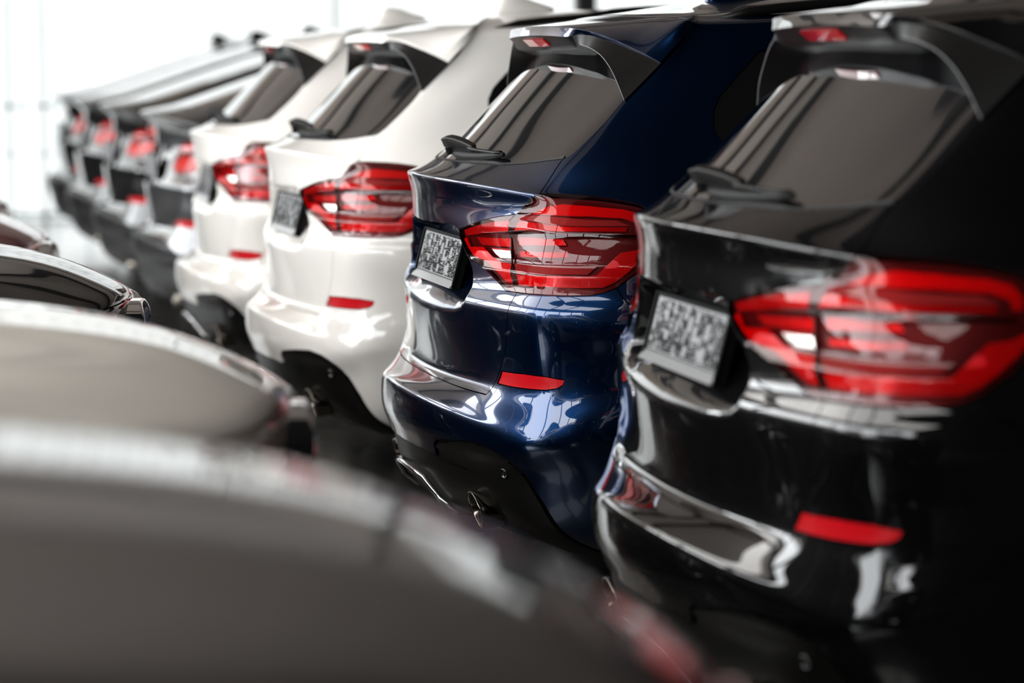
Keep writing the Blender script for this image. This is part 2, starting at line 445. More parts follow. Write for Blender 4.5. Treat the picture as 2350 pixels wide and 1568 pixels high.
def both(name, sf, poly, m, root, holes=(), label=None, **k):
    g = panel(sf, poly, holes, **k); a = put(name, g, m, root, label); b = put(name, mirrored(g), m, root, label)
    return a, b

# outlines on the body surface in (around, up) coordinates
LIN = [(3.44,14.62),(3.26,14.29),(3.30,13.83),(3.46,13.71),(3.72,12.96),(3.74,12.58),(3.94,12.21),(4.19,11.88),(3.72,11.88),(3.12,12.25),(2.66,12.58),(2.28,12.79),(1.97,12.88),(1.78,13.17),(1.62,13.58),(1.59,13.88),(1.94,14.08),(2.34,14.29),(2.91,14.5)]
LSEAM = LIN[:8]
LTOP = [(3.44,14.62),(3.72,15.17),(4.19,16.36),(4.75,16.50),(5.34,16.42),(5.88,16.12),(6.34,15.79),(6.62,15.58),(6.81,15.42),(7.03,15.0),(7.16,14.58),(7.22,14.25)]
LBOT = [(7.22,13.75),(7.12,13.21),(7.0,12.79),(6.88,12.58),(6.69,12.25),(6.47,12.04),(6.22,11.92),(5.81,11.90),(5.12,11.90),(4.19,11.88)]
LOUT = LTOP+LBOT+LSEAM[::-1][1:-1]
GBOT = [(0,7.40),(1.19,7.33),(1.84,7.25),(2.47,7.21),(2.91,7.21),(3.34,7.21)]
GSIDE = [(3.34,7.21),(3.62,8.15),(3.80,8.70),(4.02,9.33),(4.16,10.21),(4.19,11.30),(4.19,11.88)]
GUP = [(3.44,14.62),(3.72,15.17),(4.19,16.36),(4.06,17.3),(3.94,18.0)]
GLB = [(0,17.86),(1.16,17.83),(2.03,17.81),(2.75,17.87),(3.38,17.95),(3.94,18.0)]
GLS = [(3.94,18.0),(4.06,18.06),(4.13,18.22),(4.12,18.62),(4.05,19.0),(3.94,19.33)]
RECESS = [(0,14.02),(0.69,14.05),(1.38,14.05),(1.59,13.88),(1.62,13.58),(1.78,13.17),(1.97,12.88),(2.12,12.42),(2.20,11.75),(2.14,10.88),(1.98,10.36),(1.70,10.1),(1.25,10.0),(0,9.92)]
REFLP = [(3.84,8.52),(4.75,8.48),(5.41,8.38),(5.88,8.21),(5.84,7.98),(5.69,7.82),(5.41,7.77),(4.62,7.88),(3.70,8.0)]
DIFF = [(0,3.05),(1.16,3.0),(1.66,2.92),(1.74,3.4),(1.90,3.62),(2.69,3.90),(3.53,4.14),(4.19,4.08),(4.44,3.92),(4.66,3.62),(4.97,2.88),(5.22,2.08),(5.40,0.96),(5.5,0),(0,0)]

def arch(sf, x0, z0=.36, r=.425, n=26):
    """wheel arch outline, open at the bottom edge"""
    p = [(x0+r*math.cos(a), z0+r*math.sin(a)) for a in np.linspace(-.35, math.pi+.35, n)]
    q = []
    for x, z in p:
        q.append(sf.side(x, max(z, .205), lo=6.3, hi=14.4, thi=12))
    return q+[(q[-1][0], -1), (q[0][0], -1)]

def curve_fill(sf, pts): return sf.sides(pts)

def wheel(root, x, side, tyre_only=False):
    w = bpy.data.objects.new('wheel', None); COL.objects.link(w); w.parent = root; w.location = (x, side*.80, .362)
    prof = [(.245, -.11), (.30, -.125), (.345, -.12), (.36, -.09), (.362, 0), (.36, .09), (.345, .12), (.30, .125), (.245, .11)]
    n = 40
    b = MB(); b.loft([[(r*math.cos(a*2*math.pi/n), y, r*math.sin(a*2*math.pi/n)) for a in range(n)] for r, y in prof], cap=False)
    b.build('tyre', RUBBER, w, smooth=True)
    o = side
    rm = MB()
    rm.loft([[(r*math.cos(a*2*math.pi/n), y*o, r*math.sin(a*2*math.pi/n)) for a in range(n)] for r, y in [(.245, -.10), (.235, 0.0), (.238, .08), (.25, .112), (.256, .11)]], cap=False)
    for k in range(5):
        for d in (-.13, .13):
            a = k*2*math.pi/5+d; a2 = k*2*math.pi/5+d*1.5
            rm.tube([(.04*math.cos(a), .085*o, .04*math.sin(a)), (.14*math.cos(a), .098*o, .14*math.sin(a)), (.24*math.cos(a2), .09*o, .24*math.sin(a2))], [.018, .014, .016], 6)
    rm.loft([[(r*math.cos(a*2*math.pi/16), y*o, r*math.sin(a*2*math.pi/16)) for a in range(16)] for r, y in [(.065, .06), (.065, .095), (.03, .105)]])
    rm.build('rim', ALLOY, w, smooth=True)
    d = MB(); d.loft([[(r*math.cos(a*2*math.pi/24), y*o, r*math.sin(a*2*math.pi/24)) for a in range(24)] for r, y in [(.17, .01), (.17, .03)]])
    d.build('brake_disc', STEEL, w)
    return w

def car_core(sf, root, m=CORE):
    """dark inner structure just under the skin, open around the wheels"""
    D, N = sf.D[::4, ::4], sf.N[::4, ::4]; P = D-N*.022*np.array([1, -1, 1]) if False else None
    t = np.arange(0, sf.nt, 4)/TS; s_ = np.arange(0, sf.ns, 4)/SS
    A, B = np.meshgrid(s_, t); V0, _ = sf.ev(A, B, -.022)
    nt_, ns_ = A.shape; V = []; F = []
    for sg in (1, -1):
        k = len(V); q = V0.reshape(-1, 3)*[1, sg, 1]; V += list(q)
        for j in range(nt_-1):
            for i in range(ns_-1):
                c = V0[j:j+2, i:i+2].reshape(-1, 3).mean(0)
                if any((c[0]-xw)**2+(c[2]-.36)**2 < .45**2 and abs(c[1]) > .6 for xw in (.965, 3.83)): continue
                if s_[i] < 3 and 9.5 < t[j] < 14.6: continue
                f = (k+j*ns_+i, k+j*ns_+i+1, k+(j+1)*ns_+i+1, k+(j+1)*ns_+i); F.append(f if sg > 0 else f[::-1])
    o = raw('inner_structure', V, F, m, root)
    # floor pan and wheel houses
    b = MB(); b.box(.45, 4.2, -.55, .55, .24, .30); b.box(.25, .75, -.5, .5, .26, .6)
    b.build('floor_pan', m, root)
    return o

SIDEWIN = {
 'quarter': [(.632,1.283),(.64,1.33),(.66,1.365),(.78,1.478),(.86,1.495),(.98,1.505),(1.06,1.505),(1.12,1.165),(.90,1.18),(.74,1.205),(.655,1.24)],
 'rear': [(1.13,1.165),(1.085,1.508),(1.5,1.528),(1.93,1.535),(1.95,1.155)],
 'front': [(2.03,1.155),(2.01,1.535),(2.40,1.50),(2.62,1.43),(2.86,1.32),(3.12,1.19),(3.10,1.155)]}

def side_parts(sf, root, paint, fast=False):
    ws = {k: sf.sides(v, tlo=16.8) for k, v in SIDEWIN.items()}
    if fast:
        ws['quarter'] = sf.sides([(.95,1.20),(1.10,1.30),(1.28,1.395),(1.06,1.40),(1.0,1.2)][:3]+[(1.33,1.40),(1.13,1.175)], tlo=16.8)
        ws['rear'] = sf.sides([(1.16,1.175),(1.36,1.41),(1.62,1.47),(1.93,1.48),(1.95,1.155)], tlo=16.8)
    dr = sf.sides([(1.16,1.115),(1.98,1.112),(1.99,.30),(1.46,.30),(1.40,.60),(1.22,.82)], thi=17)
    df = sf.sides([(2.00,1.112),(3.02,1.095),(3.12,1.02),(3.14,.30),(2.01,.30)], thi=17)
    for k in ws: both('side_window', sf, ws[k], GLASS, root, gap=.001, flange=.01, off=-.003, res=6)
    for i, d in enumerate((dr, df)):
        a, b = both('door', sf, d, paint, root, res=6)
        hx = 1.30 if i == 0 else 2.12
        for o, sgn in ((a, -1), (b, 1)):
            q = sf.ev(*sf.side(hx, .98, thi=17))[0]; h = MB()
            h.tube([(hx, sgn*(abs(q[1])-.005), .98), (hx+.03, sgn*(abs(q[1])+.03), .98), (hx+.19, sgn*(abs(q[1])+.03), .975), (hx+.22, sgn*(abs(q[1])-.005), .975)], .012, 8)
            h.build('door_handle', paint, o, smooth=True)
    return [ws[k] for k in ws]+[dr, df]

def mirrors(root, paint):
    for sg in (-1, 1):
        b = MB(); rings = []
        for t_, sc in ((0, .55), (.25, .9), (.6, 1), (.9, .8), (1, .5)):
            rings.append([(2.98+.16*t_*.6+sc*.0+math.cos(a)*.045*sc-.02, sg*(.93+.16*t_), 1.10+math.sin(a)*.075*sc) for a in np.linspace(0, 2*math.pi, 17)[:-1]])
        b.loft(rings); o = b.build('door_mirror', paint, root, smooth=True)
        b2 = MB(); b2.box(2.98, 3.03, min(sg*.84, sg*.95), max(sg*.84, sg*.95), 1.06, 1.085); b2.build('mirror_arm', PLAST, o)

def antenna(root, paint, x0=.84, z0=1.612, s_=1.0):
    prof = [(0, 0), (.02, .035), (.035, .062), (.05, .072), (.08, .068), (.12, .052), (.17, .03), (.235, .006)]
    rings = []
    for x, h in prof:
        wd = .034*(1-abs(x-.10)/.22)+.004
        xx = x0+x*s_; zz = z0+.10*(x)  # the roof rises forward
        rings.append([(xx, wd, zz-.01), (xx, wd*.75, zz+h*.45), (xx, .004, zz+h+.006), (xx, -.004, zz+h+.006), (xx, -wd*.75, zz+h*.45), (xx, -wd, zz-.01)])
    b = MB(); b.loft(rings); b.build('antenna_fin', paint, root, smooth=True, sub=1)

def strip_on(sf, pts, r, flat=1.0, off=0.0, n=8):
    b = MB(); P = [sf.ev(a, c, off)[0] for a, c in pts]; b.tube(P, r, n, flat); return b

# ------------------------------------------------------------------ the estate-backed SUV
def suv_wagon(name):
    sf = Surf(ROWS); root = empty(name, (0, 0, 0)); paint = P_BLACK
    car_core(sf, root)
    inner = [(4.16, 20.29)]
    seamup = [(3.94,19.33),(4.02,19.8),(4.14,20.30),(4.45,21.1),(4.91,22.0)]
    ar, af = arch(sf, .965), arch(sf, 3.83)
    holes = side_parts(sf, root, paint)
    j = sf.side(.70, .69, thi=12)
    # half of the body: roof, pillars, quarter panel, sill, front end
    outer = [(0, 22.0), (0, 25), (16, 25), (16, 0), (8.9, 0), (8.9, 8), j, (6.93, 11.4), (6.69, 12.25)] + LBOT[:4][::-1] + LTOP[::-1] + GUP[1:] + GLS[1:] + seamup[1:]
    hood = [(16,12.9),(15,12.9),(14.1,13.0),(13.4,13.3),(12.8,13.9),(12.3,14.9),(12.2,15.85),(13.5,15.85),(16,15.85)]
    wsc = [(16,17.5),(14.3,17.5),(14.15,18),(14.12,20),(14.15,21.6),(16,21.6)]
    g = panel(sf, outer, holes+[ar, af, wsc], res=8, keep0=True)
    put('body_shell', joined(g, mirrored(g)), paint, root)
    gw = panel(sf, wsc, res=6, gap=.001); put('windscreen', joined(gw, mirrored(gw)), GLASS, root)
    # tailgate with plate recess
    gate = mir(GBOT+GSIDE[1:]+LIN[8:]+[(3.44,14.62)]+GUP[1:]+GLB[::-1][1:])
    rec = mir(RECESS)
    put('tailgate', panel(sf, gate, [rec], res=14, flange=.02, step=.006, flush=[rec]), paint, root)
    tg = [c for c in bpy.data.objects if c.name.startswith('tailgate') and c.parent == root][-1]
    rp = resample(sf, rec, .0025); RP = sf.ev(rp[:, 0], rp[:, 1])[0]; ok = ~((rp[:, 1] > 13.95) & (np.abs(rp[:, 0]) < 1.50)); RP = RP[ok]
    def lift(st, P, N):
        def disp(P):
            d = np.full(len(P), 9.0)
            for i in range(0, len(P), 1000): d[i:i+1000] = np.linalg.norm(P[i:i+1000, None]-RP[None], axis=2).min(1)
            e = np.clip(d/.055, 0, 1); e = e*e*(3-2*e)
            D = np.interp(P[:, 2], [.765, .785, .82, .85, .87, .90, 1.02], [0, .006, .019, .031, .042, .062, .088])
            return e*D
        dx = disp(P); e = .004
        # gradient of the pressed-in depth tilts the normal
        T1 = np.cross(N, [0, 0, 1.0]); T1 /= np.linalg.norm(T1, axis=1, keepdims=True); T2 = np.cross(T1, N)
        g1 = (disp(P+T1*e)-disp(P-T1*e))/(2*e); g2 = (disp(P+T2*e)-disp(P-T2*e))/(2*e)
        N2 = N+T1*g1[:, None]+T2*g2[:, None]; N2 /= np.linalg.norm(N2, axis=1, keepdims=True)
        return P+np.array([1, 0, 0])*dx[:, None], N2
    put('plate_recess', panel(sf, rec, res=24, flange=0, gap=0, lift=lift, step=.006), paint, tg)
    # rear window
    glass = mir(GLB+GLS[1:]+[(3.80,19.9),(3.7,20.5),(0,20.6)])
    put('rear_window', panel(sf, glass, res=14, gap=.0015, off=-.002), GLASS, root)
    put('window_seal', panel(sf, mir([(0, 17.93)]+[(a, c+.07) for a, c in GLB[1:-1]]+[(3.90, 18.07), (3.94,18.0)]+GLB[::-1][1:]), off=.001, res=14, gap=0, flange=.004), SEAL, root)
    put('window_top_trim', panel(sf, mir([(0,20.45),(3.72,20.35),(3.95,21.0),(4.2,21.5),(0,21.6)]), res=8, off=-.004), PLAST, root)
    # bumper
    bump = mir([(0, 7.40)]+GBOT[1:]+GSIDE[1:]+LBOT[::-1][1:6]+[(6.93, 11.4), j, (8.9, 8), (8.9, 0), (0, 0)])
    refl_l = [(-a, b) for a, b in REFLP]; ar_l = [(-a, b) for a, b in ar]
    bo = put('bumper', panel(sf, bump, [REFLP, refl_l, mir(DIFF), ar, ar_l], res=14), paint, root)
    both('reflector', sf, REFLP, REFL, bo, gap=.0012, off=-.003, res=14)
    ins = put('bumper_insert', panel(sf, mir(DIFF), res=12, off=-.008, flange=.02), PLAST, root)
    # raised outer cheeks of the insert
    chk = [(1.80,3.38),(1.95,3.50),(2.69,3.80),(3.53,4.06),(4.12,4.0),(4.36,3.84),(4.58,3.56),(4.90,2.84),(5.14,2.04),(5.28,1.0),(5.35,.1),(4.3,.1),(3.55,2.2),(2.9,2.75),(1.95,2.9)]
    both('insert_cheek', sf, chk, PLAST, ins, off=.002, gap=0, flange=.012, res=14)
    for sg in (1, -1):
        p, n = sf.ev(sg*4.31, 2.92, .004); b = MB(); nn = Vector(n); a = nn.orthogonal().normalized(); c = nn.cross(a)
        for r, h in ((.013, 0),): b.loft([[Vector(p)+a*math.cos(q)*r_+c*math.sin(q)*r_+nn*h_ for q in np.linspace(0, 2*math.pi, 21)[:-1]] for r_, h_ in ((.014, -.003), (.014, .0015), (.0105, .0025), (.0105, .001))])
        b.build('parking_sensor', GLOSSB, ins, smooth=True)
    ch = [(0,2.05),(.5,2.0),(.95,1.88),(1.05,1.72),(1.25,1.29),(1.45,0.80)]
    strip_on(sf, [(-a, b) for a, b in ch[::-1][:-1]]+ch, .0075, 1.0, .006).build('chrome_trim', CHROME, ins, smooth=True)
    # exhaust tips
    for sg in (-1, 1):
        n = 36; cx, cy, cz = .063, sg*.530, .298
        def ring(f, dx, slant=.28):
            return [(cx+dx-math.sin(a)*.052*f*slant, cy+math.cos(a)*.062*f, cz+math.sin(a)*.050*f) for a in np.linspace(0, 2*math.pi, n+1)[:-1]]
        b = MB(); b.loft([ring(.80, .09, 0), ring(.97, .03), ring(1.0, .012), ring(1.0, .0), ring(.96, -.004), ring(.90, .0), ring(.88, .03)], cap=False)
        e = b.build('exhaust_tip', STEEL, root, smooth=True)
        b = MB(); b.loft([ring(.885, .025), ring(.86, .2, 0)], cap=True); b.F = [f for f in b.F if not (len(f) > 4 and f[0] > n//2 and max(f) < n)]
        b.F = [f for f in b.F if len(f) == 4 or min(f) >= n]
        b.build('pipe_bore', SOOT, e, smooth=True)
    # tail lamps: housing, light guides, lens, in a gate half and a body half
    def lamp(poly, name, bits):
        a, b = both(name, sf, poly, LENS, root, gap=.001, flange=0, off=.001, res=16, tres=24, lift=relief(sf, lamp_h))
        for o, s_ in ((a, 1), (b, -1)):
            q = lambda pl: [(s_*u, v) for u, v in pl]
            put('lamp_housing', panel(sf, q(poly), off=-.014, gap=.0015, flange=.02, res=10), L_DARK, o)
            gsk = panel(sf, q(poly), [np.array(inset(sf, resample(sf, q(poly), .01), .0018)).tolist()], off=.0008, gap=.0006, flange=.004, res=8)
            put('lamp_gasket', gsk, PLAST, o)
            for nm, pl, m_, of in bits: put(nm, panel(sf, q(pl), off=of, gap=0, flange=.004, res=16), m_, o)
    lamp(LOUT, 'tail_lamp', [
        ('light_guide', [(3.91,14.67),(4.31,15.08),(4.94,15.54),(5.72,15.50),(6.47,15.30),(6.78,15.08),(6.93,14.70),(6.97,14.30),(6.86,14.30),(6.78,14.62),(6.53,14.83),(5.78,14.92),(4.94,14.83)], L_RED, -.006),
        ('light_guide', [(3.5,14.33),(5.28,14.36),(6.66,14.40),(6.66,14.22),(5.34,14.17),(3.42,13.98)], L_RED2, -.007),
        ('smoked_band', [(3.50,14.58),(4.94,14.78),(6.4,14.75),(6.7,14.5),(5.28,14.42),(3.45,14.38)], L_SHEEN, -.010),
        ('divider', [(3.34,13.93),(4.47,13.99),(5.94,14.06),(6.9,14.08),(6.9,13.99),(5.94,13.95),(4.47,13.87),(3.36,13.82)], GLOSSB, -.001),
        ('reflector_bar', [(3.69,13.75),(5.28,13.86),(5.44,13.67),(3.75,13.52)], L_RED2, -.007),
        ('reflector_bar', [(3.84,13.33),(5.47,13.46),(5.62,13.29),(3.94,13.17)], L_RED2, -.007),
        ('smoked_band', [(3.78,12.92),(5.12,13.0),(6.28,13.0),(6.12,12.72),(5.22,12.70),(3.90,12.62)], L_SHEEN, -.005),
        ('light_guide', [(3.93,12.56),(5.22,12.65),(6.12,12.65),(6.31,12.71),(6.66,13.46),(6.93,13.55),(7.09,13.75),(7.12,13.65),(7.03,13.20),(6.84,12.78),(6.66,12.46),(6.44,12.26),(5.97,12.24),(5.31,12.26),(4.12,12.20)], L_RED, -.005)])
    lamp(LIN, 'gate_lamp', [
        ('light_guide', [(1.70,13.88),(2.06,14.06),(2.62,14.26),(3.16,14.34),(3.20,13.95),(2.5,13.85),(1.76,13.68)], L_RED2, -.006),
        ('reflector_bar', [(2.1,13.66),(3.34,13.71),(3.46,13.45),(2.3,13.42)], L_RED2, -.008),
        ('reversing_light', [(2.70,13.36),(3.46,13.38),(3.60,13.08),(3.12,13.06),(2.90,13.18)], L_CLEAR, -.0042),
        ('light_guide', [(1.78,13.62),(1.90,13.30),(2.40,13.36),(2.78,13.06),(3.16,12.92),(3.66,12.90),(3.68,12.58),(3.86,12.22),(3.50,12.26),(3.06,12.55),(2.59,12.88),(2.03,13.02),(1.86,13.25),(1.70,13.55)], L_RED, -.005)])
    # number plate carrier
    pb = Vector((.062, 0, .852)); pt = Vector((.098, 0, .990)); u = (pt-pb).normalized(); nrm_ = Vector((-u.z, 0, u.x))
    Pm = Matrix((Vector((0, 1, 0)), u, nrm_)).transposed().to_4x4(); Pm.translation = pb
    pl = MB(); pl.box(-.262, .262, 0, .140, -.020, 0)
    plate = pl.build('plate_carrier', PLATEB, root, bevel=.002); plate.matrix_local = Pm
    sheet = MB(); sheet.box(-.250, .250, .024, .133, 0, .0015); sh = sheet.build('carrier_panel', PLATEG, plate)
    r_ = random.Random(3); rel = MB(); x = -.246
    while x < .236:
        wd = r_.choice((.009, .012, .018, .026)); y = .027
        while y < .130:
            h = r_.choice((.004, .005, .007, .010, .020)); h = min(h, .131-y)
            if r_.random() < .74: rel.box(x, min(x+wd-.003, .246), y, y+h-.0016, .0010, .0020)
            y += h
        x += wd
    rel.build('carrier_relief', PLATEB, plate)
    bar = MB(); bar.add([(x, y, z) for x in (-.262, .262) for y, z in ((.000, 0), (.000, .012), (.020, .002), (.022, 0))], [(0, 1, 2, 3), (4, 7, 6, 5), (0, 4, 5, 1), (1, 5, 6, 2), (2, 6, 7, 3), (3, 7, 4, 0)])
    bar.build('carrier_rail', RAILG, plate)
    fr = MB(); fr.box(-.266, -.256, 0, .142, 0, .006); fr.box(.256, .266, 0, .142, 0, .006); fr.box(-.266, .266, .136, .142, 0, .004); fr.build('carrier_rim', PLATEB, plate)
    # roof spoiler with side blades
    ST = [(0,(.345,0,1.552),(.336,0,1.527),(.378,0,1.487)),(.1,(.347,.1,1.5515),(.338,.1,1.5265),(.379,.1,1.487)),(.2,(.352,.2,1.55),(.345,.2,1.525),(.380,.2,1.486)),(.3,(.360,.30,1.547),(.353,.30,1.522),(.384,.30,1.488)),
          (.345,(.366,.345,1.545),(.360,.34,1.521),(.386,.335,1.489)),(.385,(.374,.385,1.541),(.378,.372,1.527),(.380,.378,1.501)),(.43,(.398,.435,1.534),(.399,.428,1.524),(.389,.43,1.495)),
          (.5,(.435,.51,1.515),(.436,.505,1.506),(.402,.50,1.478)),(.57,(.468,.575,1.492),(.470,.572,1.486),(.413,.57,1.444)),(.62,(.495,.63,1.472),(.497,.627,1.468),(.419,.62,1.407)),(.665,(.520,.672,1.452),(.522,.67,1.450),(.428,.662,1.357))]
    def dens(idx):
        A = np.array([s_[idx] for s_ in ST]); k = np.array([s_[0] for s_ in ST]); q = np.linspace(0, .665, 41)
        return pchip(k, A, q)
    Cc, Dd, Ee = dens(1), dens(2), dens(3); q = np.linspace(0, .665, 41)
    seam_s = np.interp(q, [0, .2, .4, .55, .60, .665], [0, 1, 2, 3.0, 3.6, 4.91]); Aa = sf.ev(seam_s, 22.02+0*q)[0]*[1, -1, 1]
    An = sf.ev(seam_s, 22.02+0*q)[1]*[1, -1, 1]; Ab = sf.ev(seam_s, 22.5+0*q)[0]*[1, -1, 1]
    # last stations slide down the seam on the pillar
    def grid(name, rows, m, par, sm=True):
        R = np.array(rows); nr, nq = R.shape[:2]; V = []; F = []
        full = np.concatenate([R[:, ::-1][:, :-1]*[1, -1, 1], R], 1) if True else R
        nq = full.shape[1]; V = full.reshape(-1, 3)
        for a in range(nr-1):
            for b in range(nq-1): F.append((a*nq+b, a*nq+b+1, (a+1)*nq+b+1, (a+1)*nq+b))
        mb = MB(); mb.add(V, F); return mb.build(name, m, par, smooth=sm)
    rows = []
    T0 = (Aa-Ab); T0 /= np.linalg.norm(T0, axis=1, keepdims=True)
    for u_ in np.linspace(0, 1, 13):
        L = np.linalg.norm(Cc-Aa, axis=1, keepdims=True); m0 = T0*L; m1 = (Cc-Aa)*.95+np.array([0, 0, -.008])
        rows.append((2*u_**3-3*u_**2+1)*Aa+(u_**3-2*u_**2+u_)*m0+(-2*u_**3+3*u_**2)*Cc+(u_**3-u_**2)*m1)
    rows += [Cc*.98+Cc*0+Dd*.02, Cc*.9+Dd*.1, Cc*.5+Dd*.5+np.array([-.0005, 0, 0]), Dd*.95+Cc*.05, Dd]
    sp = grid('roof_spoiler', rows, paint, root)
    md = sp.modifiers.new('w', 'SUBSURF'); md.levels = md.render_levels = 1
    i0 = int(.36/.665*40)+1
    Gg = Ee+np.array([.075, 0, -.025])*np.interp(q, [0, .35, .5, .665], [1, 1, .8, .25])[:, None]-np.array([0, 1, 0])*np.interp(q, [0, .35, .55, .665], [0, .01, .03, .02])[:, None]
    Gg2 = Gg+np.array([.06, 0, -.03])*np.interp(q, [0, .35, .5, .665], [1, 1, .8, .1])[:, None]
    n_in = i0
    def half(name, rows, m, lo, hi):
        R = np.array(rows)[:, lo:hi+1]; out = []
        for sg in (-1, 1):
            Q = R*[1, sg, 1]; V = Q.reshape(-1, 3); nq = Q.shape[1]
            F = [(a*nq+b, a*nq+b+1, (a+1)*nq+b+1, (a+1)*nq+b) for a in range(len(rows)-1) for b in range(nq-1)]
            mb = MB(); mb.add(V, F); out.append(mb.build(name, m, sp, smooth=True))
        return out
    R_ = lambda *r: [x for x in r]
    und = grid('spoiler_underside', [x[:n_in+1] for x in R_(Dd, Dd*.97+Ee*.03, Dd*.5+Ee*.5+np.array([.004, 0, 0]), Ee, Ee*.97+Gg*.03, Gg, Gg2)], PLAST, sp)
    half('spoiler_blade', R_(Dd, Dd*.96+Ee*.04, Dd*.75+Ee*.25, Dd*.5+Ee*.5, Dd*.25+Ee*.75, Ee), PLAST, n_in, 40)
    half('blade_return', R_(Ee, Ee*.95+Gg*.05, Gg, Gg2), PLAST, n_in, 40)
    for o_ in half('blade_edge', R_(Ee+np.array([0, 0, .001]), Ee+np.array([-.0012, .0, 0]), Ee+np.array([.0005, 0, -.0012])), EDGE, n_in+2, 40): pass
    bl = MB(); ys = np.linspace(-.115, .115, 13)
    bl.loft([[(.341+.4*y*y-.0, y, 1.516), (.346+.4*y*y, y, 1.519), (.368+.4*y*y, y, 1.503), (.362+.4*y*y, y, 1.497)] for y in ys])
    bl.build('high_brake_light', REFL, sp)
    # wiper: hub cover, arm, blade
    wp = MB(); secs = []
    # (rear top corner, front top corner, rear bottom, front bottom) along the cover
    hub = [((.093,.040,1.243),(.110,.040,1.250),(.100,.036,1.236),(.112,.036,1.238)), ((.092,.030,1.246),(.113,.028,1.256),(.101,.022,1.222),(.118,.022,1.224)),
           ((.098,-.01,1.251),(.119,-.01,1.259),(.110,-.01,1.213),(.124,-.01,1.215)), ((.106,-.06,1.249),(.127,-.06,1.256),(.117,-.06,1.212),(.130,-.06,1.214)),
           ((.116,-.12,1.243),(.136,-.12,1.249),(.124,-.12,1.213),(.138,-.12,1.215)), ((.126,-.18,1.234),(.144,-.18,1.239),(.132,-.18,1.213),(.145,-.18,1.215)), ((.129,-.195,1.231),(.144,-.195,1.235),(.134,-.195,1.216),(.144,-.195,1.217))]
    for a_, b2, c_, d_ in hub: secs.append([a_, b2, d_, c_])
    wp.loft(secs); wi = wp.build('rear_wiper', PLAST, root, smooth=True, bevel=.003)
    b = MB(); b.tube([(.130,-.17,1.224), (.142,-.24,1.221), (.160,-.34,1.218), (.168,-.385,1.219)], [.007, .005, .005, .006], 8); b.build('wiper_arm', PLAST, wi, smooth=True)
    b = MB(); b.tube([(.118,.02,1.212), (.122,-.05,1.205), (.130,-.13,1.203), (.145,-.24,1.205), (.163,-.34,1.211), (.172,-.395,1.214)], [.004, .009, .011, .009, .007, .006], 8, 1.2); b.build('wiper_blade', RUBBER, wi, smooth=True)
    b = MB(); b.tube([(.108,-.01,1.225), (.115,-.01,1.205)], .013, 12); b.build('wiper_spindle', PLAST, wi)
    # roof rails
    for sg in (-1, 1):
        b = MB(); P = []
        for x in np.linspace(.70, 2.45, 22):
            t_ = (x-.70)/1.75; h = .034*min(1, math.sin(math.pi*min(max(t_, .0), 1))**.35 if 0 < t_ < 1 else 0)
            i_ = sf.side(x, 1.57, thi=22.6, tlo=21)[0]; p = sf.ev(i_, 22.15)[0]
            P.append((x, sg*(abs(p[1])-.012), p[2]+h-.004))
        b.tube(P, [.008]+[.013]*20+[.008], 10); b.build('roof_rail', PLAST, root, smooth=True)
    antenna(root, paint)
    for x in (.965, 3.83):
        for sg in (-1, 1): wheel(root, x, sg)
    mirrors(root, paint)
    return root

